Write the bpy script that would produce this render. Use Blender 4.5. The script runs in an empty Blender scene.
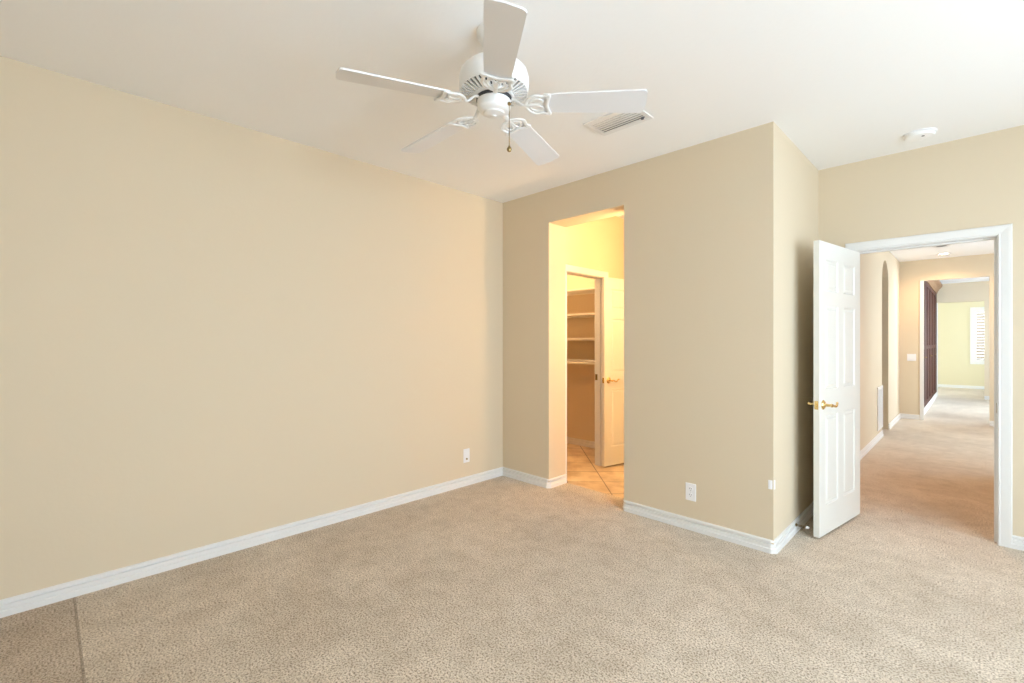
import bpy, bmesh, math, random
from mathutils import Vector, Matrix
random.seed(7)
scene = bpy.context.scene
C = scene.collection

# ------------------------------------------------------------------ camera, sky, exposure
EYE = 1.346
cam = bpy.data.cameras.new('camera'); cam.lens = 16.365; cam.sensor_width = 36; cam.clip_start = .05
co = bpy.data.objects.new('camera', cam); C.objects.link(co)
co.location = (0, 0, EYE); co.rotation_euler = (math.radians(90), 0, math.radians(44.85))
scene.camera = co

w = bpy.data.worlds.new('sky'); scene.world = w; w.use_nodes = True
bg = w.node_tree.nodes['Background']
bg.inputs[0].default_value = (.72, .87, 1.0, 1); bg.inputs[1].default_value = 9.0
scene.view_settings.view_transform = 'Standard'
scene.view_settings.look = 'None'
scene.view_settings.gamma = 1
scene.view_settings.use_curve_mapping = False
scene.view_settings.exposure = 0.84
scene.cycles.max_bounces = 16
scene.cycles.diffuse_bounces = 12

def portal(name, loc, rot, sx, sy):
    l = bpy.data.lights.new(name, 'AREA'); l.shape = 'RECTANGLE'; l.size = sx; l.size_y = sy
    l.cycles.is_portal = True
    o = bpy.data.objects.new(name, l); C.objects.link(o); o.location = loc; o.rotation_euler = rot
R = math.radians
XR = 1.9                     # inner face of the window wall
WIN = [(.20, 1.75), (2.80, 3.48)]      # bedroom windows along Y
WZ0, WZ1 = .40, 2.25
for a, b in WIN:
    portal('window_portal', (XR + .06, (a + b) / 2, (WZ0 + WZ1) / 2), (0, R(90), 0), WZ1 - WZ0, b - a)
portal('window_portal', (1.86, 8.6, 1.45), (0, R(90), 0), 1.2, 1.6)
portal('window_portal', (1.66, 12.95, 1.4), (0, R(90), 0), 1.6, 2.7)
portal('window_portal', (1.66, 17.1, 1.45), (0, R(90), 0), 1.1, .9)  # unseen side window, added to brighten the end room

def lamp(name, loc, power, col, radius=.06, kind='POINT', spot=None):
    l = bpy.data.lights.new(name, kind); l.energy = power; l.color = col; l.shadow_soft_size = radius
    if spot: l.spot_size = R(spot); l.spot_blend = .8
    o = bpy.data.objects.new(name, l); C.objects.link(o); o.location = loc

# ------------------------------------------------------------------ materials
def nt(name):
    m = bpy.data.materials.new(name); m.use_nodes = True
    return m, m.node_tree.nodes, m.node_tree.links, m.node_tree.nodes['Principled BSDF']
def plain(name, col, rough=.5, metal=0, bump=0, scale=60, var=0):
    m, n, l, b = nt(name)
    b.inputs['Base Color'].default_value = (*col, 1); b.inputs['Roughness'].default_value = rough
    b.inputs['Metallic'].default_value = metal
    tc = n.new('ShaderNodeTexCoord'); ns = n.new('ShaderNodeTexNoise'); ns.inputs['Scale'].default_value = scale
    l.new(tc.outputs['Object'], ns.inputs['Vector'])
    if bump:
        bp = n.new('ShaderNodeBump'); bp.inputs['Strength'].default_value = bump; bp.inputs['Distance'].default_value = .004
        l.new(ns.outputs['Fac'], bp.inputs['Height']); l.new(bp.outputs['Normal'], b.inputs['Normal'])
    if var:
        mx = n.new('ShaderNodeMix'); mx.data_type = 'RGBA'
        mx.inputs['A'].default_value = (*[c * (1 - var) for c in col], 1); mx.inputs['B'].default_value = (*col, 1)
        l.new(ns.outputs['Fac'], mx.inputs['Factor']); l.new(mx.outputs['Result'], b.inputs['Base Color'])
    return m
PAINT = plain('wall_paint', (.665, .57, .425), .75, bump=.12, scale=45)
CREAM = plain('cream_wall_paint', (.70, .64, .44), .75, bump=.1, scale=45)
WHITE = plain('ceiling_paint', (.87, .87, .87), .85, bump=.15, scale=40)
TRIM = plain('trim_white_gloss', (.76, .76, .755), .35)
DOORW = plain('door_white_gloss', (.75, .755, .725), .32)
FANW = plain('fan_white_enamel', (.82, .82, .82), .3)
BLADE = plain('fan_blade_white', (.74, .74, .76), .45)
DARK = plain('dark_gap', (.05, .05, .055), .6)
BRASS = plain('brass', (.80, .61, .29), .22, metal=1)
ABRASS = plain('antique_brass', (.30, .22, .10), .35, metal=1)
PLASTIC = plain('white_plastic', (.84, .84, .86), .35)
SLOT = plain('dark_slot', (.12, .12, .14), .5)
CHROME = plain('grey_metal', (.55, .55, .58), .3, metal=1)
SHELF = plain('shelf_white', (.80, .77, .70), .5)
GLASS_FIX = plain('frosted_lamp_glass', (.9, .88, .8), .4)
GROUND = plain('patio_concrete', (.55, .50, .44), .9, bump=.3, scale=20, var=.2)

def carpet():
    m, n, l, b = nt('beige_carpet'); b.inputs['Roughness'].default_value = .95
    b.inputs['Sheen Weight'].default_value = .25
    b.inputs['Specular IOR Level'].default_value = .15
    tc = n.new('ShaderNodeTexCoord')
    def noise(s, d=3, r=.6):
        x = n.new('ShaderNodeTexNoise'); x.inputs['Scale'].default_value = s; x.inputs['Detail'].default_value = d
        x.inputs['Roughness'].default_value = r; l.new(tc.outputs['Object'], x.inputs['Vector']); return x
    fine, mid, big = noise(120, 2, .75), noise(9, 4, .65), noise(1.7, 5, .6)
    r1 = n.new('ShaderNodeValToRGB'); cr = r1.color_ramp
    cr.elements[0].position = .37; cr.elements[0].color = (.21, .155, .11, 1)
    cr.elements[1].position = .60; cr.elements[1].color = (.80, .70, .575, 1)
    e = cr.elements.new(.46); e.color = (.56, .47, .365, 1)
    l.new(fine.outputs['Fac'], r1.inputs['Fac'])
    def mulramp(src, a, bb, p0, p1, prev):
        r = n.new('ShaderNodeValToRGB'); r.color_ramp.elements[0].position = p0; r.color_ramp.elements[1].position = p1
        r.color_ramp.elements[0].color = (*a, 1); r.color_ramp.elements[1].color = (*bb, 1)
        l.new(src, r.inputs['Fac'])
        mx = n.new('ShaderNodeMix'); mx.data_type = 'RGBA'; mx.blend_type = 'MULTIPLY'; mx.inputs['Factor'].default_value = 1
        l.new(prev, mx.inputs['A']); l.new(r.outputs['Color'], mx.inputs['B']); return mx.outputs['Result']
    out = mulramp(mid.outputs['Fac'], (.86, .84, .81), (1, 1, 1), .36, .58, r1.outputs['Color'])
    out = mulramp(big.outputs['Fac'], (.86, .845, .82), (1, 1, 1), .38, .60, out)
    l.new(out, b.inputs['Base Color'])
    # the seam near the camera: nap lies the other way on the strip behind it
    sx = n.new('ShaderNodeSeparateXYZ'); l.new(tc.outputs['Object'], sx.inputs[0])
    cmpn = n.new('ShaderNodeMath'); cmpn.operation = 'COMPARE'; cmpn.inputs[1].default_value = .112; cmpn.inputs[2].default_value = .0055
    l.new(sx.outputs['Y'], cmpn.inputs[0])
    lt = n.new('ShaderNodeMath'); lt.operation = 'LESS_THAN'; lt.inputs[1].default_value = .112; l.new(sx.outputs['Y'], lt.inputs[0])
    m1 = n.new('ShaderNodeMix'); m1.data_type = 'RGBA'; m1.blend_type = 'MULTIPLY'
    m1.inputs['B'].default_value = (.86, .82, .79, 1)
    l.new(lt.outputs[0], m1.inputs['Factor']); l.new(out, m1.inputs['A'])
    m2 = n.new('ShaderNodeMix'); m2.data_type = 'RGBA'; m2.blend_type = 'MULTIPLY'
    m2.inputs['B'].default_value = (.66, .63, .60, 1)
    l.new(cmpn.outputs[0], m2.inputs['Factor']); l.new(m1.outputs['Result'], m2.inputs['A'])
    l.new(m2.outputs['Result'], b.inputs['Base Color'])
    bp = n.new('ShaderNodeBump'); bp.inputs['Strength'].default_value = .7; bp.inputs['Distance'].default_value = .008
    l.new(fine.outputs['Fac'], bp.inputs['Height']); l.new(bp.outputs['Normal'], b.inputs['Normal'])
    return m
CARPET = carpet()

def tiles():
    m, n, l, b = nt('sandy_floor_tile'); b.inputs['Roughness'].default_value = .28
    tc = n.new('ShaderNodeTexCoord'); mp = n.new('ShaderNodeMapping')
    mp.inputs['Rotation'].default_value = (0, 0, R(-44.85))
    l.new(tc.outputs['Object'], mp.inputs['Vector'])
    br = n.new('ShaderNodeTexBrick'); br.offset = 0; br.squash = 1
    br.inputs['Scale'].default_value = 1; br.inputs['Brick Width'].default_value = .35; br.inputs['Row Height'].default_value = .35
    br.inputs['Mortar Size'].default_value = .006; br.inputs['Mortar Smooth'].default_value = .2
    br.inputs['Color1'].default_value = (.72, .58, .40, 1); br.inputs['Color2'].default_value = (.66, .51, .35, 1)
    br.inputs['Mortar'].default_value = (.22, .15, .09, 1)
    mp.inputs['Location'].default_value = (-.88 + .35 * 3, -4.823 + .35 * 14, 0)
    l.new(mp.outputs[0], br.inputs['Vector'])
    ns = n.new('ShaderNodeTexNoise'); ns.inputs['Scale'].default_value = 6; ns.inputs['Detail'].default_value = 6
    l.new(tc.outputs['Object'], ns.inputs['Vector'])
    rr = n.new('ShaderNodeValToRGB'); rr.color_ramp.elements[0].color = (.72, .66, .6, 1); rr.color_ramp.elements[0].position = .35
    rr.color_ramp.elements[1].position = .6; rr.color_ramp.elements[1].color = (1, 1, 1, 1)
    l.new(ns.outputs['Fac'], rr.inputs['Fac'])
    mx = n.new('ShaderNodeMix'); mx.data_type = 'RGBA'; mx.blend_type = 'MULTIPLY'; mx.inputs['Factor'].default_value = 1
    l.new(br.outputs['Color'], mx.inputs['A']); l.new(rr.outputs['Color'], mx.inputs['B'])
    l.new(mx.outputs['Result'], b.inputs['Base Color'])
    return m
TILE = tiles()

def wood(name, c1, c2):
    m, n, l, b = nt(name); b.inputs['Roughness'].default_value = .6
    b.inputs['Specular IOR Level'].default_value = .25
    tc = n.new('ShaderNodeTexCoord'); mp = n.new('ShaderNodeMapping'); mp.inputs['Scale'].default_value = (14, 14, 1.2)
    ns = n.new('ShaderNodeTexNoise'); ns.inputs['Scale'].default_value = 3; ns.inputs['Detail'].default_value = 6
    l.new(tc.outputs['Object'], mp.inputs['Vector']); l.new(mp.outputs[0], ns.inputs['Vector'])
    rr = n.new('ShaderNodeValToRGB'); rr.color_ramp.elements[0].color = (*c1, 1); rr.color_ramp.elements[1].color = (*c2, 1)
    rr.color_ramp.elements[0].position = .35; rr.color_ramp.elements[1].position = .65
    l.new(ns.outputs['Fac'], rr.inputs['Fac']); l.new(rr.outputs['Color'], b.inputs['Base Color'])
    return m
WOOD = wood('dark_cherry_wood', (.045, .012, .008), (.08, .022, .012))
CROWN = wood('brown_crown_wood', (.22, .12, .06), (.30, .17, .09))
BLOCK = plain('garden_block', (.13, .09, .06), .9, bump=.5, scale=14, var=.5)

# ------------------------------------------------------------------ geometry helpers
def obj(name, bm, mat, parent=None, smooth=False, normals=True):
    if normals: bmesh.ops.recalc_face_normals(bm, faces=bm.faces)
    me = bpy.data.meshes.new(name); bm.to_mesh(me); bm.free()
    o = bpy.data.objects.new(name, me); C.objects.link(o)
    for mm in (mat if isinstance(mat, (list, tuple)) else [mat]): me.materials.append(mm)
    if smooth:
        for p in me.polygons: p.use_smooth = True
        if smooth != 'all':
            me.set_sharp_from_angle(angle=R(35))
    if parent: o.parent = parent
    return o
def struct(name, bm, mat, parent=None, **k):
    o = obj(name, bm, mat, parent, **k)
    if not parent: o['kind'] = 'structure'
    return o
def tag(o, label, cat, group=None):
    o['label'] = label; o['category'] = cat
    if group: o['group'] = group
    return o
def empty(name, loc=(0, 0, 0), rz=0, structure=False):
    o = bpy.data.objects.new(name, None); C.objects.link(o); o.location = loc; o.rotation_euler = (0, 0, rz)
    o.empty_display_size = .1
    if structure: o['kind'] = 'structure'
    return o
def box(bm, x0, x1, y0, y1, z0, z1, bevel=0):
    vs = [bm.verts.new((x, y, z)) for x in (x0, x1) for y in (y0, y1) for z in (z0, z1)]
    fs = [bm.faces.new([vs[i] for i in q]) for q in ((0, 1, 3, 2), (4, 6, 7, 5), (0, 4, 5, 1), (2, 3, 7, 6), (0, 2, 6, 4), (1, 5, 7, 3))]
    if bevel:
        es = list({e for f in fs for e in f.edges})
        bmesh.ops.bevel(bm, geom=es, offset=bevel, segments=2, affect='EDGES', profile=.5)
    return bm
def B(*a, **k): return box(bmesh.new(), *a, **k)
def grid(xs, ys, zs, fill, round_edge=None, r=.018):
    bm = bmesh.new(); V = {}
    def v(i, j, k):
        if (i, j, k) not in V: V[(i, j, k)] = bm.verts.new((xs[i], ys[j], zs[k]))
        return V[(i, j, k)]
    nx, ny, nz = len(xs) - 1, len(ys) - 1, len(zs) - 1
    F = lambda i, j, k: 0 <= i < nx and 0 <= j < ny and 0 <= k < nz and fill(i, j, k)
    for i in range(nx):
        for j in range(ny):
            for k in range(nz):
                if not F(i, j, k): continue
                for (d, q) in (((-1, 0, 0), ((0, 0, 0), (0, 0, 1), (0, 1, 1), (0, 1, 0))), ((1, 0, 0), ((1, 0, 0), (1, 1, 0), (1, 1, 1), (1, 0, 1))),
                               ((0, -1, 0), ((0, 0, 0), (1, 0, 0), (1, 0, 1), (0, 0, 1))), ((0, 1, 0), ((0, 1, 0), (0, 1, 1), (1, 1, 1), (1, 1, 0))),
                               ((0, 0, -1), ((0, 0, 0), (0, 1, 0), (1, 1, 0), (1, 0, 0))), ((0, 0, 1), ((0, 0, 1), (1, 0, 1), (1, 1, 1), (0, 1, 1)))):
                    if not F(i + d[0], j + d[1], k + d[2]):
                        bm.faces.new([v(i + a, j + b, k + c) for a, b, c in q])
    if round_edge:
        es = [e for e in bm.edges if len(e.link_faces) == 2 and e.calc_face_angle(0) > 1 and round_edge((e.verts[0].co + e.verts[1].co) / 2, e.verts[1].co - e.verts[0].co)]
        bmesh.ops.bevel(bm, geom=es, offset=r, segments=5, affect='EDGES', profile=.5)
    return bm
def sweep(path, prof, b, closed_ends=True):
    """profile points (s, h): s along side vector t x b, h along b; mitred at the bends"""
    bm = bmesh.new(); b = Vector(b); P = [Vector(p) for p in path]; rings = []
    ts = [(P[i + 1] - P[i]).normalized() for i in range(len(P) - 1)]
    for i, p in enumerate(P):
        if i == 0: s = ts[0].cross(b)
        elif i == len(P) - 1: s = ts[-1].cross(b)
        else:
            a, c = ts[i - 1].cross(b), ts[i].cross(b); s = (a + c); s = s / max(s.length_squared, 1e-9) * 2
        rings.append([bm.verts.new(p + s * q[0] + b * q[1]) for q in prof])
    n = len(prof)
    for i in range(len(rings) - 1):
        for j in range(n): bm.faces.new([rings[i][j], rings[i][(j + 1) % n], rings[i + 1][(j + 1) % n], rings[i + 1][j]])
    bm.faces.new(rings[0]); bm.faces.new(rings[-1])
    return bm
def lathe(bm, prof, seg=32, M=None):
    M = M or Matrix.Identity(4); rings = []
    for r, z in prof:
        if r < 1e-6: rings.append([bm.verts.new(M @ Vector((0, 0, z)))])
        else: rings.append([bm.verts.new(M @ Vector((r * math.cos(2 * math.pi * i / seg), r * math.sin(2 * math.pi * i / seg), z))) for i in range(seg)])
    for a, c in zip(rings, rings[1:]):
        for i in range(seg):
            q = [a[i % len(a)], a[(i + 1) % len(a)], c[(i + 1) % len(c)], c[i % len(c)]]
            u = []
            for x in q:
                if x not in u: u.append(x)
            if len(u) > 2: bm.faces.new(u)
    return bm
def tube(bm, pts, rad, seg=8, closed=False, flat=None):
    """flat=(sx, sz) squashes the section; rad a number or a list"""
    P = [Vector(p) for p in pts]; n = len(P); rings = []
    for i, p in enumerate(P):
        t = (P[(i + 1) % n] - P[(i - 1) % n]) if closed else (P[min(i + 1, n - 1)] - P[max(i - 1, 0)])
        t.normalize()
        up = Vector((0, 0, 1)) if abs(t.z) < .95 else Vector((1, 0, 0))
        a = t.cross(up).normalized(); c = a.cross(t).normalized()
        r = rad[i] if isinstance(rad, (list, tuple)) else rad
        fa, fc = flat or (1, 1)
        rings.append([bm.verts.new(p + a * math.cos(2 * math.pi * k / seg) * r * fa + c * math.sin(2 * math.pi * k / seg) * r * fc) for k in range(seg)])
    m = n if closed else n - 1
    for i in range(m):
        A, D = rings[i], rings[(i + 1) % n]
        for k in range(seg): bm.faces.new([A[k], A[(k + 1) % seg], D[(k + 1) % seg], D[k]])
    if not closed: bm.faces.new(rings[0]); bm.faces.new(rings[-1])
    return bm
def spline(pts, n=6):
    P = [Vector(p) for p in pts]; out = []
    for i in range(len(P) - 1):
        p0, p1, p2, p3 = P[max(i - 1, 0)], P[i], P[i + 1], P[min(i + 2, len(P) - 1)]
        for k in range(n):
            t = k / n
            out.append(.5 * ((2 * p1) + (p2 - p0) * t + (2 * p0 - 5 * p1 + 4 * p2 - p3) * t * t + (3 * p1 - p0 - 3 * p2 + p3) * t ** 3))
    out.append(P[-1]); return out

# ------------------------------------------------------------------ room shell
H = 2.743; HW = 2.78
XL = -3.379; YB = 3.265; YI = 3.511; XJ0, XJ1 = -2.772, -1.987; XS = -.907; YD = 4.459; YH = 4.575
YBACK = -1.1
struct('floor', B(XL - .12, XR + .1, YBACK - .1, YI, -.12, 0), CARPET)
struct('floor', B(-1.05, XR + .1, YI, YH, -.12, 0), CARPET)
struct('floor', B(-2.2, 2.6, YH, 19.0, -.12, 0), CARPET)
struct('floor', B(-4.75, -1.05, YI, 5.2, -.12, -.002), TILE)
struct('ceiling', grid([-4.8, -1.0, XR + .12], [YBACK - .12, 5.2, 5.21], [H, H + .15], lambda i, j, k: j == 0), WHITE)
struct('ceiling', B(-2.3, 2.7, 5.2, 19.0, H, H + .15), WHITE)

struct('wall_left', B(XL - .12, XL, YBACK - .12, YB + .1, 0, HW), PAINT)
struct('wall_rear', B(XL - .12, XR + .12, YBACK - .12, YBACK, 0, HW), PAINT)
def rb(mid, d):
    if abs(d.z) > .5:
        if mid.x > -1 and mid.y < 3.3: return True
        return mid.z < 2.43 and (abs(mid.x - XJ0) < .01 or abs(mid.x - XJ1) < .01)
    return abs(mid.z - 2.437) < .01 and abs(d.x) > .1 and XJ0 < mid.x < XJ1
struct('wall_back', grid([XL, XJ0, XJ1, -1.05, XS], [YB, YI, YH], [0, 2.437, HW],
       lambda i, j, k: (j == 0 and not (i == 1 and k == 0)) or (j == 1 and i == 3), rb), PAINT, smooth=True)
# door wall (doorway to the hall) and window wall
DX0, DX1, DZ = -.655, .103, 2.045
struct('wall_door', grid([XS - .05, DX0 - .018, DX1 + .018, XR + .12], [YD, YH], [0, DZ + .018, HW], lambda i, j, k: not (i == 1 and k == 0)), PAINT)
ys = [YBACK - .12, WIN[0][0], WIN[0][1], WIN[1][0], WIN[1][1], YH]
struct('wall_right', grid([XR, XR + .12], ys, [0, WZ0, WZ1, HW], lambda i, j, k: not (j in (1, 3) and k == 1)), PAINT)
for n, (a, b) in enumerate(WIN):
    e = empty('window_%d' % (n + 1), (XR, a, WZ0), structure=True)
    f = bmesh.new(); W, Hh = b - a, WZ1 - WZ0
    box(f, .04, .10, 0, .04, 0, Hh); box(f, .04, .10, W - .04, W, 0, Hh); box(f, .04, .10, .04, W - .04, 0, .04); box(f, .04, .10, .04, W - .04, Hh - .04, Hh)
    obj('window_frame', f, TRIM, e); obj('window_mullion', B(.05, .09, W / 2 - .018, W / 2 + .018, .04, Hh - .04), TRIM, e)
    obj('window_sill', B(-.04, .04, -.03, W + .03, -.03, 0), TRIM, e)

# small vestibule with tiled floor, closet beyond
CX, CY0, CY1 = -2.84, 3.60, 4.263
struct('wall_vestibule_left', grid([CX - .11, CX], [YI, CY0, CY1, 5.15], [0, 2.045, HW], lambda i, j, k: not (j == 1 and k == 0)), PAINT)
struct('wall_vestibule_far', B(CX, -1.05, 5.05, 5.15, 0, HW), PAINT)
struct('wall_closet_far', B(-4.7, CX - .11, 4.90, 5.0, 0, HW), PAINT)
struct('wall_closet_left', B(-4.7, -4.6, YI - .1, 4.9, 0, HW), PAINT)
struct('wall_closet_near', B(-4.6, CX - .11, YI - .1, YI, 0, HW), PAINT)

# hall
HX = -.94; HE = 10.62; A0, A1, AZ = 8.42, 9.11, 2.20
bm = bmesh.new()
arc = [((A0 + A1) / 2 - math.cos(math.pi * i / 16) * (A1 - A0) / 2, AZ + math.sin(math.pi * i / 16) * (A1 - A0) / 2) for i in range(17)]
cols = [((YH, 0), (A0, 0))] + [(arc[i], arc[i + 1]) for i in range(16)] + [((A1, 0), (HE, 0))]
for (ya, za), (yb, zb) in cols:
    f = [bm.verts.new((x, y, z)) for x in (HX, HX - .24) for y, z in ((ya, za), (yb, zb), (yb, HW), (ya, HW))]
    for q in ((0, 1, 2, 3), (7, 6, 5, 4), (0, 4, 5, 1), (3, 2, 6, 7)): bm.faces.new([f[j] for j in q])
for y, z0, z1 in ((YH, 0, HW), (HE, 0, HW), (A0, 0, AZ), (A1, 0, AZ)):
    bm.faces.new([bm.verts.new(p) for p in ((HX, y, z0), (HX - .24, y, z0), (HX - .24, y, z1), (HX, y, z1))])
bmesh.ops.remove_doubles(bm, verts=bm.verts, dist=1e-5)
struct('wall_hall_left', bm, PAINT)
struct('wall_side_room', B(-2.2, -2.1, YH, HE, 0, HW), PAINT)
struct('wall_hall_right', B(.42, .54, YH, 6.95, 0, HW), PAINT)
struct('wall_gallery', grid([.54, 1.8], [6.85, 6.95], [0, HW], lambda i, j, k: True), PAINT)
struct('wall_gallery_window', grid([1.8, 1.92], [6.85, 7.8, 9.4, 10.74], [0, .8, 2.0, HW], lambda i, j, k: not (j == 1 and k == 1)), PAINT)
OX0, OX1, OZ = -.627, .163, 2.39
struct('wall_hall_end', grid([-2.2, OX0, OX1, 2.62], [HE, HE + .12], [0, OZ, HW], lambda i, j, k: not (i == 1 and k == 0),
       lambda m, d: (abs(d.z) > .5 and m.z < 2.3 and abs(m.x + .23) < .5) or (abs(m.z - OZ) < .01 and abs(d.x) > .1 and abs(m.x + .23) < .3), .02), PAINT, smooth=True)
PY = 15.40
struct('wall_study_left', B(-1.30, -1.18, HE + .12, PY, 0, HW), PAINT)
struct('wall_study_right', grid([1.6, 1.72], [HE + .12, 11.6, 14.3, PY], [0, .6, 2.2, HW], lambda i, j, k: not (j == 1 and k == 1)), PAINT)
struct('wall_study_far', grid([-1.3, -.655, .155, 1.72], [PY, PY + .12], [0, 2.29, HW], lambda i, j, k: not (i == 1 and k == 0)), PAINT)
EY = 18.7
struct('wall_end', grid([-2.1, -.07, 1.05, 1.72], [EY, EY + .14], [0, .73, 2.29, HW], lambda i, j, k: not (i == 1 and k == 1)), CREAM)
struct('wall_end_left', B(-2.1, -2.0, PY + .12, EY, 0, HW), CREAM)
struct('wall_end_right', grid([1.6, 1.72], [PY + .12, 16.65, 17.55, EY], [0, .9, 2.0, HW], lambda i, j, k: not (j == 1 and k == 1)), CREAM)  # hole for the side window added to light this room

# baseboards: three-step profile (s out from the wall, height)
BP = [(0, 0), (.018, 0), (.018, .028), (.011, .033), (.013, .037), (.013, .055), (.003, .059), (.003, .066), (.014, .068), (.014, .077), (.008, .083), (0, .083)]
def bb(name, pts, mat=TRIM):
    return struct(name, sweep([(x, y, 0) for x, y in pts], BP, (0, 0, 1)), mat)
c = .018
bb('baseboard_left', [(XL, YBACK), (XL, YB - .001)])
bb('baseboard_back', [(XL + .001, YB), (XJ0 - c, YB), (XJ0, YB + c), (XJ0, YI)])
bb('baseboard_back', [(XJ1, YI), (XJ1, YB + c), (XJ1 + c, YB), (XS - c, YB), (XS, YB + c), (XS, YD - .001)])
bb('baseboard_door', [(XS + .001, YD), (DX0 - .062, YD)])
bb('baseboard_right', [(DX1 + .062, YD), (XR, YD)])
bb('baseboard_closet', [(-4.6, 4.90), (CX - .11, 4.90)])
bb('baseboard_hall_left', [(HX, YH), (HX, A0)])
bb('baseboard_hall_left', [(HX, A1), (HX, HE - .001)])
bb('baseboard_hall_end', [(HX + .001, HE), (OX0 - .05, HE)])
bb('baseboard_hall_end', [(OX1 + .0, HE), (1.8, HE)])
bb('baseboard_study_far', [(.155, PY), (1.6, PY)])
bb('baseboard_end', [(-2.0, EY), (1.6, EY)])

# door casings: s away from the opening, h out of the wall
CP = [(0, 0), (0, .012), (.006, .016), (.012, .013), (.020, .015), (.048, .019), (.060, .019), (.066, .012), (.066, 0)]
def casing(name, path, n):
    return struct(name, sweep(path, CP, n), TRIM)
# looking from the room (normal -Y): walk so that t x n points away from the opening
casing('trim_1', [(DX1 + .004, YD, 0), (DX1 + .004, YD, DZ + .004), (DX0 - .004, YD, DZ + .004), (DX0 - .004, YD, 0)], (0, -1, 0))
bm = bmesh.new()
box(bm, DX0 - .018, DX0, YD + .0, YH, 0, DZ); box(bm, DX1, DX1 + .018, YD, YH, 0, DZ); box(bm, DX0 - .018, DX1 + .018, YD, YH, DZ, DZ + .018)
box(bm, DX0, DX0 + .012, YD + .045, YD + .08, 0, DZ - .012); box(bm, DX1 - .012, DX1, YD + .045, YD + .08, 0, DZ - .012); box(bm, DX0, DX1, YD + .045, YD + .08, DZ - .012, DZ)
jamb = struct('trim_2', bm, TRIM)
obj('strike_plate', B(DX1 - .002, DX1 + .001, YD + .008, YD + .036, .87, .935), ABRASS, jamb)
casing('trim_3', [(DX0 - .004, YH, 0), (DX0 - .004, YH, DZ + .004), (DX1 + .004, YH, DZ + .004), (DX1 + .004, YH, 0)], (0, 1, 0))
casing('trim_4', [(CX, CY0 + .004, 0), (CX, CY0 + .004, 2.034), (CX, CY1 - .004, 2.034), (CX, CY1 - .004, 0)][::-1], (1, 0, 0))
bm = bmesh.new()
box(bm, CX - .11, CX, CY0, CY0 + .014, 0, 2.03); box(bm, CX - .11, CX, CY1 - .014, CY1, 0, 2.03); box(bm, CX - .11, CX, CY0, CY1, 2.03, 2.045)
box(bm, CX - .065, CX - .03, CY1 - .026, CY1 - .014, 0, 2.018)
jm = struct('trim_5', bm, TRIM)
obj('strike_plate', B(CX - .102, CX - .074, CY1 - .0155, CY1 - .0135, .925, .99), ABRASS, jm)
struct('lit_edge_strip', B(OX0 - .045, OX0 + .006, HE - .014, HE + .02, 0, OZ), TRIM)  # white strip paints in the highlight on the opening's left corner
struct('trim_7', B(-.665, -.650, PY - .015, PY + .125, 0, 2.29), TRIM)

# ------------------------------------------------------------------ panelled doors
def slab(wd, ht=2.02, th=.035):
    st, mu = .105, .10; pw = (wd - 2 * st - mu) / 2
    xs = [0, st, st + pw, st + pw + mu, wd - st, wd]
    zs = [0, .20, .82, 1.00, 1.58, 1.68, 1.90, ht]
    bm = grid(xs, [0, th], zs, lambda i, j, k: True)
    ps = [f for f in bm.faces if abs(f.normal.y) > .9]
    bm.normal_update()
    sel = []
    for f in bm.faces:
        ctr = f.calc_center_median()
        if abs(f.normal.y) > .9:
            i = sum(ctr.x > x for x in xs) - 1; k = sum(ctr.z > z for z in zs) - 1
            if i in (1, 3) and k in (1, 3, 5): sel.append(f)
    bmesh.ops.recalc_face_normals(bm, faces=bm.faces)
    bmesh.ops.inset_individual(bm, faces=sel, thickness=.012, depth=-.007)
    bmesh.ops.inset_individual(bm, faces=sel, thickness=.016, depth=0)
    bmesh.ops.inset_individual(bm, faces=sel, thickness=.018, depth=.006)
    return bm
def lever(parent, x, z, side, toward, th=.035, name='door_lever'):
    """side -1: on the y=0 face, +1: on the y=th face; toward +-1 along x"""
    y0 = 0 if side < 0 else th
    M = Matrix.Translation((x, y0, z)) @ Matrix.Rotation(R(90) if side < 0 else R(-90), 4, 'X')
    bm = bmesh.new()
    lathe(bm, [(0, 0), (.033, 0), (.033, .003), (.027, .006), (.024, .010), (.014, .013), (.0105, .018), (.0095, .045), (.012, .048), (.013, .054), (.010, .060), (0, .061)], 24, M)
    o = obj(name, bm, BRASS, parent, smooth=True)
    y = y0 + side * .053; s = toward
    pts = spline([(x - s * .004, y, z), (x + s * .022, y, z - .002), (x + s * .045, y + side * .004, z - .010), (x + s * .068, y + side * .004, z - .009), (x + s * .088, y, z + .006), (x + s * .104, y - side * .004, z + .012), (x + s * .113, y - side * .006, z + .004)], 5)
    n = len(pts); rad = [.0085 - .0035 * i / n + .002 * math.sin(i / n * math.pi * 2) ** 2 for i in range(n)]
    obj('lever_arm', tube(bmesh.new(), pts, rad, 10, flat=(1, .8)), BRASS, o, smooth=True)
    return o
def door(name, loc, rz, wd, latch_z=.91, hinge_at_x0=False):
    """local x runs from the latch edge to the hinge edge"""
    e = empty(name, loc, rz, structure=True)
    obj('door_leaf', slab(wd), DOORW, e)
    lz = latch_z - loc[2]
    lever(e, .062, lz, -1, 1); lever(e, .062, lz, 1, 1)
    lp = obj('latch_plate', B(-.0015, .001, .006, .029, lz - .029, lz + .029), BRASS, e)
    obj('latch_bolt', B(-.011, -.0015, .011, .024, lz - .010, lz + .010, bevel=.002), BRASS, lp)
    th_ = .035
    for z in (.2, 1.0, 1.82):
        bm = bmesh.new(); lathe(bm, [(0, -.045), (.006, -.045), (.006, .045), (0, .046)], 12, Matrix.Translation((wd + .004, th_ + .004, z)))
        obj('hinge', bm, BRASS, e, smooth=True)
    return e
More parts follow.
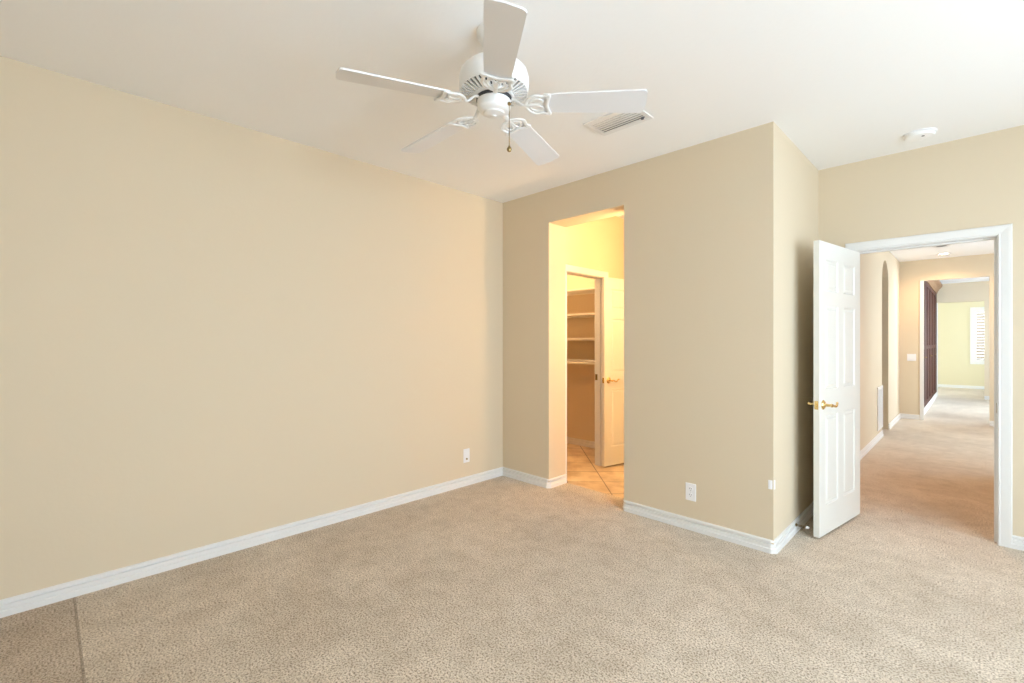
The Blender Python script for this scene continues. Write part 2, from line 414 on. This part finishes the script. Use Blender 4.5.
# bedroom door, opened almost flat to the side wall; visible face is local y=0 (towards +X)
near = Vector((-.748, 3.703)); far = Vector((-.632, 4.448))
d = far - near; ang = math.atan2(d.y, d.x)
door('door_1', (near.x, near.y, .014), ang, d.length, .912)
# closet-side door in the vestibule
n2 = Vector((-2.794, 4.203)); a2 = R(90 - 10)
door('door_2', (n2.x, n2.y, .012), a2, .76, .93)

# ------------------------------------------------------------------ ceiling fan
FC = Vector((-.7053 * 2.10 + .7089 * -.081, .7089 * 2.10 + .7053 * -.081, 0))
fan = tag(empty('ceiling_fan', (FC.x, FC.y, H)), 'white five-blade ceiling fan with scrollwork blade irons and a pull chain', 'ceiling fan')
def fz(z): return z - H
def fpart(name, prof, mat, seg=48, parent=None, at=(0, 0)):
    return obj(name, lathe(bmesh.new(), [(r, fz(z)) for r, z in prof], seg, Matrix.Translation((at[0], at[1], 0))), mat, parent or fan, smooth=True)
fpart('canopy', [(0, 2.743), (.078, 2.743), (.078, 2.735), (.074, 2.715), (.058, 2.69), (.03, 2.678), (.018, 2.676), (0, 2.676)], FANW)
fpart('downrod', [(0, 2.69), (.013, 2.69), (.013, 2.62), (.03, 2.618), (.034, 2.60), (0, 2.60)], FANW, 24)
fpart('motor_housing', [(0, 2.600), (.045, 2.600), (.09, 2.592), (.13, 2.575), (.15, 2.555), (.158, 2.528), (.158, 2.485), (.155, 2.474), (.150, 2.468), (.146, 2.472), (.146, 2.490), (0, 2.490)], FANW)
fpart('vent_backing', [(0, 2.489), (.144, 2.489), (.144, 2.484), (.085, 2.464), (0, 2.464)], DARK)
bm = bmesh.new()
for i in range(40):
    a = 2 * math.pi * i / 40
    M = Matrix.Rotation(a, 4, 'Z')
    # tapering rib lying on the cone, wide outside and narrow inside
    q = []
    for (r, z, wv) in ((.150, 2.467, .0058), (.086, 2.447, .0034)):
        for s in (-1, 1):
            for dz in (0, .008): q.append(bm.verts.new(M @ Vector((r, s * wv, fz(z + dz)))))
    for f in ((0, 1, 3, 2), (4, 6, 7, 5), (0, 4, 5, 1), (2, 3, 7, 6), (0, 2, 6, 4), (1, 5, 7, 3)): bm.faces.new([q[j] for j in f])
obj('vent_grille', bm, FANW, fan)
fpart('vent_ring', [(.088, 2.460), (.092, 2.454), (.091, 2.447), (.086, 2.442), (0, 2.442), (0, 2.460)], FANW)
fpart('flywheel', [(0, 2.442), (.080, 2.442), (.080, 2.430), (0, 2.430)], DARK)
sw = fpart('switch_housing', [(0, 2.432), (.073, 2.432), (.076, 2.428), (.075, 2.398), (.070, 2.388), (.062, 2.381), (.048, 2.376), (.044, 2.370), (.03, 2.366), (.012, 2.364), (.010, 2.360), (0, 2.359)], FANW)
# pull chain on the side that faces right of the camera
RD = Vector((.7089, .7053)); FD = Vector((-.7053, .7089))
pc = RD * .069 - FD * .042
bm = bmesh.new()
lathe(bm, [(0, 0), (.007, 0), (.008, .004), (.005, .012), (0, .012)], 12, Matrix.Translation((pc.x, pc.y, fz(2.392))))
tube(bm, [(pc.x, pc.y, fz(2.395)), (pc.x, pc.y, fz(2.205))], .0017, 6)
for i in range(46):
    z = 2.392 - i * .0041
    lathe(bm, [(0, -.0019), (.0024, 0), (0, .0019)], 6, Matrix.Translation((pc.x, pc.y, fz(z))))
ch = obj('pull_chain', bm, ABRASS, fan)
obj('chain_knob', lathe(bmesh.new(), [(0, .014), (.004, .013), (.005, .008), (.0095, .003), (.011, -.004), (.008, -.011), (.003, -.014), (0, -.0145)], 16, Matrix.Translation((pc.x, pc.y, fz(2.198)))), ABRASS, ch, smooth=True)
BZ = 2.418; DROOP = R(2.4); PITCH = R(12)
def blade_bm():
    bm = bmesh.new(); r0, r1 = .215, .665; top, bot = [], []
    outl = []
    def wid(t): return .056 + (.070 - .056) * t
    # outline in (x along the blade, y across), rounded corners
    root = [(r0 + .012, -wid(0) + .002), (r0, -wid(0) + .014), (r0 - .004, 0), (r0, wid(0) - .014), (r0 + .012, wid(0) - .002)]
    side1 = [(r0 + (r1 - r0) * t, wid(t)) for t in (.25, .5, .75, .93)]
    tip = [(r1 - .014, .0695), (r1 - .004, .064), (r1 + .001, .052), (r1 + .006, 0), (r1 + .001, -.052), (r1 - .004, -.064), (r1 - .014, -.0695)]
    side2 = [(x, -y) for x, y in side1[::-1]]
    outl = root + side1 + tip + side2
    a = [bm.verts.new((x, y, .0035)) for x, y in outl]; b2 = [bm.verts.new((x, y, -.0035)) for x, y in outl]
    bm.faces.new(a); bm.faces.new(b2[::-1])
    for i in range(len(outl)): bm.faces.new([a[i], a[(i + 1) % len(outl)], b2[(i + 1) % len(outl)], b2[i]])
    return bm
def iron_bm():
    bm = bmesh.new()
    lift = fz(2.436) - fz(BZ)
    tube(bm, spline([(.060, 0, lift), (.095, 0, lift - .002), (.125, 0, lift - .026), (.150, 0, -.010), (.170, 0, -.010)], 5), .0085, 8, flat=(1.25, .7))
    def loop(pts, r=.0052, closed=True):
        P = spline(pts + [pts[0]], 5)[:-1] if closed else spline(pts, 5)
        tube(bm, P, r, 8, closed=closed, flat=(1.2, .8))
    z = -.010
    loop([(.142, 0, z), (.156, .036, z), (.188, .060, z), (.224, .054, z), (.250, .064, z), (.243, .030, z), (.238, 0, z), (.243, -.030, z), (.250, -.064, z), (.224, -.054, z), (.188, -.060, z), (.156, -.036, z)], .0068)
    loop([(.160, .005, z), (.172, .030, z), (.198, .040, z), (.220, .027, z), (.212, .008, z), (.188, .004, z)], .0046)
    loop([(.160, -.005, z), (.172, -.030, z), (.198, -.040, z), (.220, -.027, z), (.212, -.008, z), (.188, -.004, z)], .0046)
    for sx, sy in ((.242, .048), (.242, -.048), (.236, 0)):
        lathe(bm, [(0, -.005), (.006, -.004), (.007, 0), (.007, .008), (0, .008)], 12, Matrix.Translation((sx, sy, z)))
    return bm
first = None
for k in range(5):
    phi = (-46.0, 26.4, 96.6, 174.6, 244.3)[k]; wa = R(134.85 - phi)
    # pitched about the blade's own axis: the clockwise edge is the raised one
    for nm, src in (('blade', 0), ('blade_iron', 1)):
        if first is None: first = {}
        if nm not in first:
            o = obj(nm, blade_bm() if nm == 'blade' else iron_bm(), BLADE if nm == 'blade' else FANW, fan, smooth=(nm != 'blade')); first[nm] = o
        else:
            o = first[nm].copy(); C.objects.link(o); o.parent = fan
        o.location = (0, 0, fz(BZ))
        rot = Matrix.Rotation(wa, 3, 'Z') @ Matrix.Rotation(DROOP, 3, 'Y') @ Matrix.Rotation(-PITCH if nm == 'blade' else -PITCH * .8, 3, 'X')
        o.rotation_euler = rot.to_euler()

# ------------------------------------------------------------------ ceiling vent
vt = tag(empty('ceiling_vent', (-1.60, 2.555, H)), 'white slatted air register set in the ceiling beside the fan blade tip', 'vent')
VX, VY = .182, .118
bm = bmesh.new()
prof = [(0, 0), (0, -.004), (.006, -.008), (.026, -.010), (.030, -.006), (.030, 0)]
fr = bmesh.new()
for (x0, x1, y0, y1) in ((-VX, VX, -VY, -VY + .03), (-VX, VX, VY - .03, VY), (-VX, -VX + .03, -VY + .03, VY - .03), (VX - .03, VX, -VY + .03, VY - .03)):
    box(fr, x0, x1, y0, y1, -.009, 0, bevel=.002)
obj('register_frame', fr, TRIM, vt)
obj('duct_backing', B(-VX + .02, VX - .02, -VY + .02, VY - .02, -.0015, -.0005), SLOT, vt)
for i in range(7):
    y = -VY + .040 + i * .0262
    bm = bmesh.new(); box(bm, -VX + .03, VX - .03, -.0112, .0112, -.0012, .0012)
    bmesh.ops.rotate(bm, verts=bm.verts, cent=(0, 0, 0), matrix=Matrix.Rotation(R((2, 4, 5, 6, 8, 14, 12)[i]), 3, 'X'))
    o = obj('louver', bm, TRIM, vt); o.location = (0, y, -.007)
obj('damper_lever', B(VX - .05, VX - .035, .055, .064, -.022, -.006), SLOT, vt)

# ------------------------------------------------------------------ smoke detector
sd = tag(empty('smoke_detector', (-.265, 4.15, H)), 'round white smoke detector on the ceiling above the open doorway', 'smoke detector')
obj('base_plate', lathe(bmesh.new(), [(0, 0), (.090, 0), (.090, -.004), (.086, -.007), (0, -.008)], 40), PLASTIC, sd, smooth=True)
obj('cover', lathe(bmesh.new(), [(.080, -.007), (.083, -.011), (.080, -.021), (.074, -.027), (.060, -.029), (.058, -.0275), (.054, -.029), (0, -.030)], 40), WHITE, sd, smooth=True)
obj('test_button', lathe(bmesh.new(), [(.008, -.029), (.008, -.032), (0, -.033)], 16, Matrix.Translation((.02, -.03, 0))), SLOT, sd, smooth=True)

# ------------------------------------------------------------------ outlets, switch
def plate_bm(w2=.038, h2=.062, t=.006):
    bm = bmesh.new(); box(bm, -w2, w2, -t, 0, -h2, h2, bevel=.0028); return bm
out1 = tag(empty('wall_outlet', (-1.4416, YB, .270)), 'white duplex power outlet low on the wall right of the tiled opening', 'outlet', )
obj('cover_plate', plate_bm(), PLASTIC, out1)
for s in (-1, 1):
    bm = bmesh.new(); lathe(bm, [(0, 0), (.0165, 0), (.0165, .002), (0, .002)], 24, Matrix.Translation((0, -.006, s * .022)) @ Matrix.Rotation(R(90), 4, 'X'))
    rc = obj('receptacle', bm, PLASTIC, out1)
    for x, hh in ((-.0065, .0048), (.0065, .0040)):
        obj('slot', B(x - .0014, x + .0014, -.0086, -.0078, s * .022 + .002 - hh + .002, s * .022 + .002 + hh + .002), SLOT, rc)
    obj('slot', B(-.0022, .0022, -.0086, -.0078, s * .022 - .0105, s * .022 - .0065), SLOT, rc)
obj('plate_screw', lathe(bmesh.new(), [(0, 0), (.003, 0), (.003, .001), (0, .0015)], 10, Matrix.Translation((0, -.006, 0)) @ Matrix.Rotation(R(90), 4, 'X')), CHROME, out1)
out2 = tag(empty('wall_jack', (XL, 2.79, .278), R(90)), 'white cable jack plate low on the long left wall near the corner', 'wall jack')
obj('cover_plate', plate_bm(.037, .064), PLASTIC, out2)
obj('jack_socket', lathe(bmesh.new(), [(0, 0), (.010, 0), (.008, .004), (.0048, .005), (.0048, .012), (0, .012)], 16, Matrix.Translation((0, -.006, -.030)) @ Matrix.Rotation(R(90), 4, 'X')), ABRASS, out2, smooth=True)
sp = tag(empty('light_switch', (-.782, HE, 1.07)), 'white two-gang light switch on the wall at the end of the hallway', 'light switch')
obj('cover_plate', plate_bm(.059, .060), PLASTIC, sp)
for x in (-.024, .024): obj('rocker', B(x - .0165, x + .0165, -.009, -.005, -.033, .033, bevel=.001), PLASTIC, sp)

# small patch on the outer corner
bm = bmesh.new(); r = .0215
pr = []
for i in range(7):
    a = R(-90) + R(90) * i / 6; pr.append((XS - .018 + r * math.cos(a), YB + .018 + r * math.sin(a)))
pr = [(XS - .030, YB - .0035)] + pr + [(XS + .0035, YB + .026)]
inner = [(XS - .030, YB + .001), (XS - .02, YB + .006), (XS - .006, YB + .02), (XS - .001, YB + .026)]
poly = pr + inner[::-1]
lo = [bm.verts.new((x, y, .405)) for x, y in poly]; hi = [bm.verts.new((x, y, .462)) for x, y in poly]
bm.faces.new(lo); bm.faces.new(hi)
for i in range(len(poly)): bm.faces.new([lo[i], lo[(i + 1) % len(poly)], hi[(i + 1) % len(poly)], hi[i]])
tag(obj('corner_clip', bm, PLASTIC), 'small white clip wrapped on the rounded outer wall corner left of the open door', 'clip')

# spring doorstop
ds = tag(empty('door_stop', (XS + .012, 3.735, .055)), 'small brass spring doorstop with white tip on the baseboard behind the open door', 'doorstop')
pts = [(.004 + .062 * i / 120, .0065 * math.cos(i * .6), .0065 * math.sin(i * .6)) for i in range(121)]
obj('spring', tube(bmesh.new(), pts, .0014, 5), ABRASS, ds, smooth=True)
obj('mount', lathe(bmesh.new(), [(0, 0), (.012, 0), (.012, .003), (.006, .007), (0, .007)], 16, Matrix.Rotation(R(90), 4, 'Y')), ABRASS, ds, smooth=True)
obj('rubber_tip', lathe(bmesh.new(), [(0, .062), (.009, .062), (.0095, .072), (.007, .080), (0, .082)], 16, Matrix.Rotation(R(90), 4, 'Y')), PLASTIC, ds, smooth=True)

# ------------------------------------------------------------------ closet shelves
names = ['topmost white closet shelf, first below the door head', 'second white closet shelf from the top', 'third white closet shelf from the top at eye level', 'lowest white closet shelf with a thin grey rod on it']
for z, lb in zip((1.965, 1.665, 1.368, 1.072), names):
    e = tag(empty('closet_shelf', (-3.7, 4.9, z)), lb, 'shelf', 'closet shelves')
    obj('shelf_board', B(-.9, CX - .11 + 3.7 - .001, -.32, 0, 0, .022, bevel=.002), SHELF, e)
    obj('wall_cleat', B(-.9, CX - .11 + 3.7 - .001, -.012, 0, -.014, 0), SHELF, e)
tag(obj('closet_rod', tube(bmesh.new(), [(-4.5, 4.64, 1.112), (-3.0, 4.64, 1.112)], .0165, 12), CHROME, smooth=True), 'thin grey metal rod lying on the lowest closet shelf', 'rod')

# vanity lamp on the inner face of the back wall, beside the opening
vl = tag(empty('vanity_light', (-1.64, YI, 2.02)), 'three-globe vanity lamp on the inner wall beside the tiled opening', 'lamp')
obj('mounting_plate', B(-.30, .30, 0, .03, -.05, .05, bevel=.006), CHROME, vl)
em, n_, l_, b_ = nt('warm_lamp_glass'); b_.inputs['Emission Color'].default_value = (1, .67, .33, 1); b_.inputs['Emission Strength'].default_value = 125
for x in (-.225, 0, .225):
    bm = bmesh.new(); lathe(bm, [(.055 * math.sin(R(t)) + 1e-9, -.055 * math.cos(R(t))) for t in range(0, 181, 15)], 20, Matrix.Translation((x, .13, 0)))
    g = obj('globe', bm, em, vl, smooth=True)
    obj('socket', lathe(bmesh.new(), [(0, .03), (.022, .03), (.022, .08), (0, .08)], 16, Matrix.Translation((x, 0, 0)) @ Matrix.Rotation(R(-90), 4, 'X')), CHROME, g, smooth=True)
cl2 = tag(empty('closet_fill_lamp', (-3.75, 4.15, H)), 'unseen glowing glass dome added on the closet ceiling to brighten the closet', 'lamp')  # added fill: unseen dome that brightens the closet in warm light
obj('lamp_base', lathe(bmesh.new(), [(0, 0), (.10, 0), (.10, -.02), (0, -.02)], 32), FANW, cl2, smooth=True)
em2, n_, l_, b_ = nt('closet_fill_glass'); b_.inputs['Emission Color'].default_value = (1, .66, .34, 1); b_.inputs['Emission Strength'].default_value = 130
obj('lamp_glass', lathe(bmesh.new(), [(.09, -.02), (.085, -.05), (.06, -.075), (0, -.085)], 32), em2, cl2, smooth=True)
# ------------------------------------------------------------------ hall objects
ga = tag(empty('return_air_grille', (HX, 8.17, .43), R(90)), 'tall white return air grille low on the hallway left wall', 'vent')
bm = bmesh.new()
for q in ((-.235, .235, -.294, -.264), (-.235, .235, .264, .294), (-.235, -.205, -.264, .264), (.205, .235, -.264, .264)): box(bm, q[0], q[1], -.014, 0, q[2], q[3], bevel=.002)
obj('grille_frame', bm, TRIM, ga)
obj('grille_backing', B(-.21, .21, -.003, -.001, -.27, .27), SLOT, ga)
bm = bmesh.new()
for i in range(26):
    z = -.255 + i * .0204; box(bm, -.205, .205, -.011, -.004, z - .0065, z + .0065)
obj('grille_louvers', bm, TRIM, ga)
emw, n_, l_, b_ = nt('recessed_bulb'); b_.inputs['Emission Color'].default_value = (1, .8, .55, 1); b_.inputs['Emission Strength'].default_value = 14
for (x, y), lb in zip(((-.356, 10.1), (-.347, 9.25), (-.30, 5.7)), ('recessed ceiling light nearest the end wall of the hallway', 'recessed hallway ceiling light just peeking below the door header', 'unseen recessed hallway ceiling light added to warm the floor past the bedroom doorway')):
    e = tag(empty('recessed_light', (x, y, H)), lb, 'recessed light', 'recessed lights in the hallway ceiling')
    obj('trim_ring', lathe(bmesh.new(), [(.062, 0), (.095, 0), (.095, -.004), (.088, -.008), (.064, -.006)], 32), TRIM, e, smooth=True)
    obj('bulb', lathe(bmesh.new(), [(.062, -.001), (.05, -.003), (0, -.005)], 24), SLOT if 9 < y < 10 else emw, e, smooth=True)
lamp('hall_bulb', (-.356, 10.1, H - .03), 30, (1, .60, .32), .05, 'SPOT', 150)
lamp('hall_bulb', (-.30, 5.7, H - .03), 45, (1, .50, .22), .05, 'SPOT', 120)  # added unseen lamp, tints the near hall floor orange

# built-in cabinet in the room beyond
cb = tag(empty('wardrobe_cabinet', (-.66, 10.80, 0)), 'tall dark cherry built-in cabinet wall seen through the far opening', 'cabinet')
CL = 4.45
obj('cabinet_body', B(-.50, -.022, 0, CL, .12, 2.50), WOOD, cb)
obj('plinth', B(-.50, .004, 0, CL, 0, .12, bevel=.004), TRIM, cb)
obj('crown_molding', sweep([(-.02, 0, 2.50), (-.02, CL, 2.50)], [(0, 0), (.03, 0), (.035, .03), (.07, .10), (.12, .16), (.125, .20), (-.3, .20), (-.3, 0)], (0, 0, 1)), CROWN, cb)
ND = 6; dw = CL / ND
for i in range(ND):
    bm = bmesh.new(); y0, y1 = i * dw + .004, (i + 1) * dw - .004
    box(bm, -.020, .0, y0, y0 + .07, .13, 2.49, bevel=.003); box(bm, -.020, .0, y1 - .07, y1, .13, 2.49, bevel=.003)
    for z0, z1 in ((.13, .22), (1.20, 1.27), (2.41, 2.49)): box(bm, -.020, 0, y0 + .07, y1 - .07, z0, z1)
    box(bm, -.020, -.010, y0 + .07, y1 - .07, .22, 1.20); box(bm, -.020, -.010, y0 + .07, y1 - .07, 1.27, 2.41)
    dr = obj('cabinet_door', bm, WOOD, cb)
    ky = y1 - .03 if i % 2 == 0 else y0 + .03
    obj('knob', lathe(bmesh.new(), [(0, 0), (.005, 0), (.005, .012), (.012, .018), (.010, .026), (0, .028)], 14, Matrix.Translation((0, ky, 1.05)) @ Matrix.Rotation(R(90), 4, 'Y')), ABRASS, dr, smooth=True)

# end room window with plantation shutter
we = empty('window_3', (-.07, EY, .73), structure=True)
WW, WH = 1.12, 1.56
bm = bmesh.new()
box(bm, -.03, .10, -.03, .05, -.03, WH + .03); box(bm, WW - .10, WW + .03, -.03, .05, -.03, WH + .03)
box(bm, .10, WW - .10, -.03, .05, -.03, .09); box(bm, .10, WW - .10, -.03, .05, WH - .09, WH + .03)
box(bm, WW / 2 - .05, WW / 2 + .05, -.03, .05, .09, WH - .09)
obj('shutter_frame', bm, TRIM, we)
for (x0, x1) in ((.10, WW / 2 - .05), (WW / 2 + .05, WW - .10)):
    bm = bmesh.new()
    for i in range(17):
        z = .125 + i * .082
        b2 = bmesh.new(); box(b2, x0, x1, -.036, .036, -.004, .004)
        bmesh.ops.rotate(b2, verts=b2.verts, cent=(0, 0, 0), matrix=Matrix.Rotation(R(-20), 3, 'X'))
        bmesh.ops.translate(b2, verts=b2.verts, vec=(0, .01, z))
        t_ = bpy.data.meshes.new('t'); b2.to_mesh(t_); b2.free(); bm.from_mesh(t_); bpy.data.meshes.remove(t_)
    obj('shutter_louvers', bm, TRIM, we)
# outside that window: a block garden wall on the ground
struct('trim_outdoor_ground', B(-4, 6, 18.9, 26, -.3, -.05), GROUND)
tag(obj('garden_wall', B(-4, 6, 22.0, 22.2, -.05, 3.4), BLOCK), 'brown block garden wall outside the far shuttered window', 'wall')
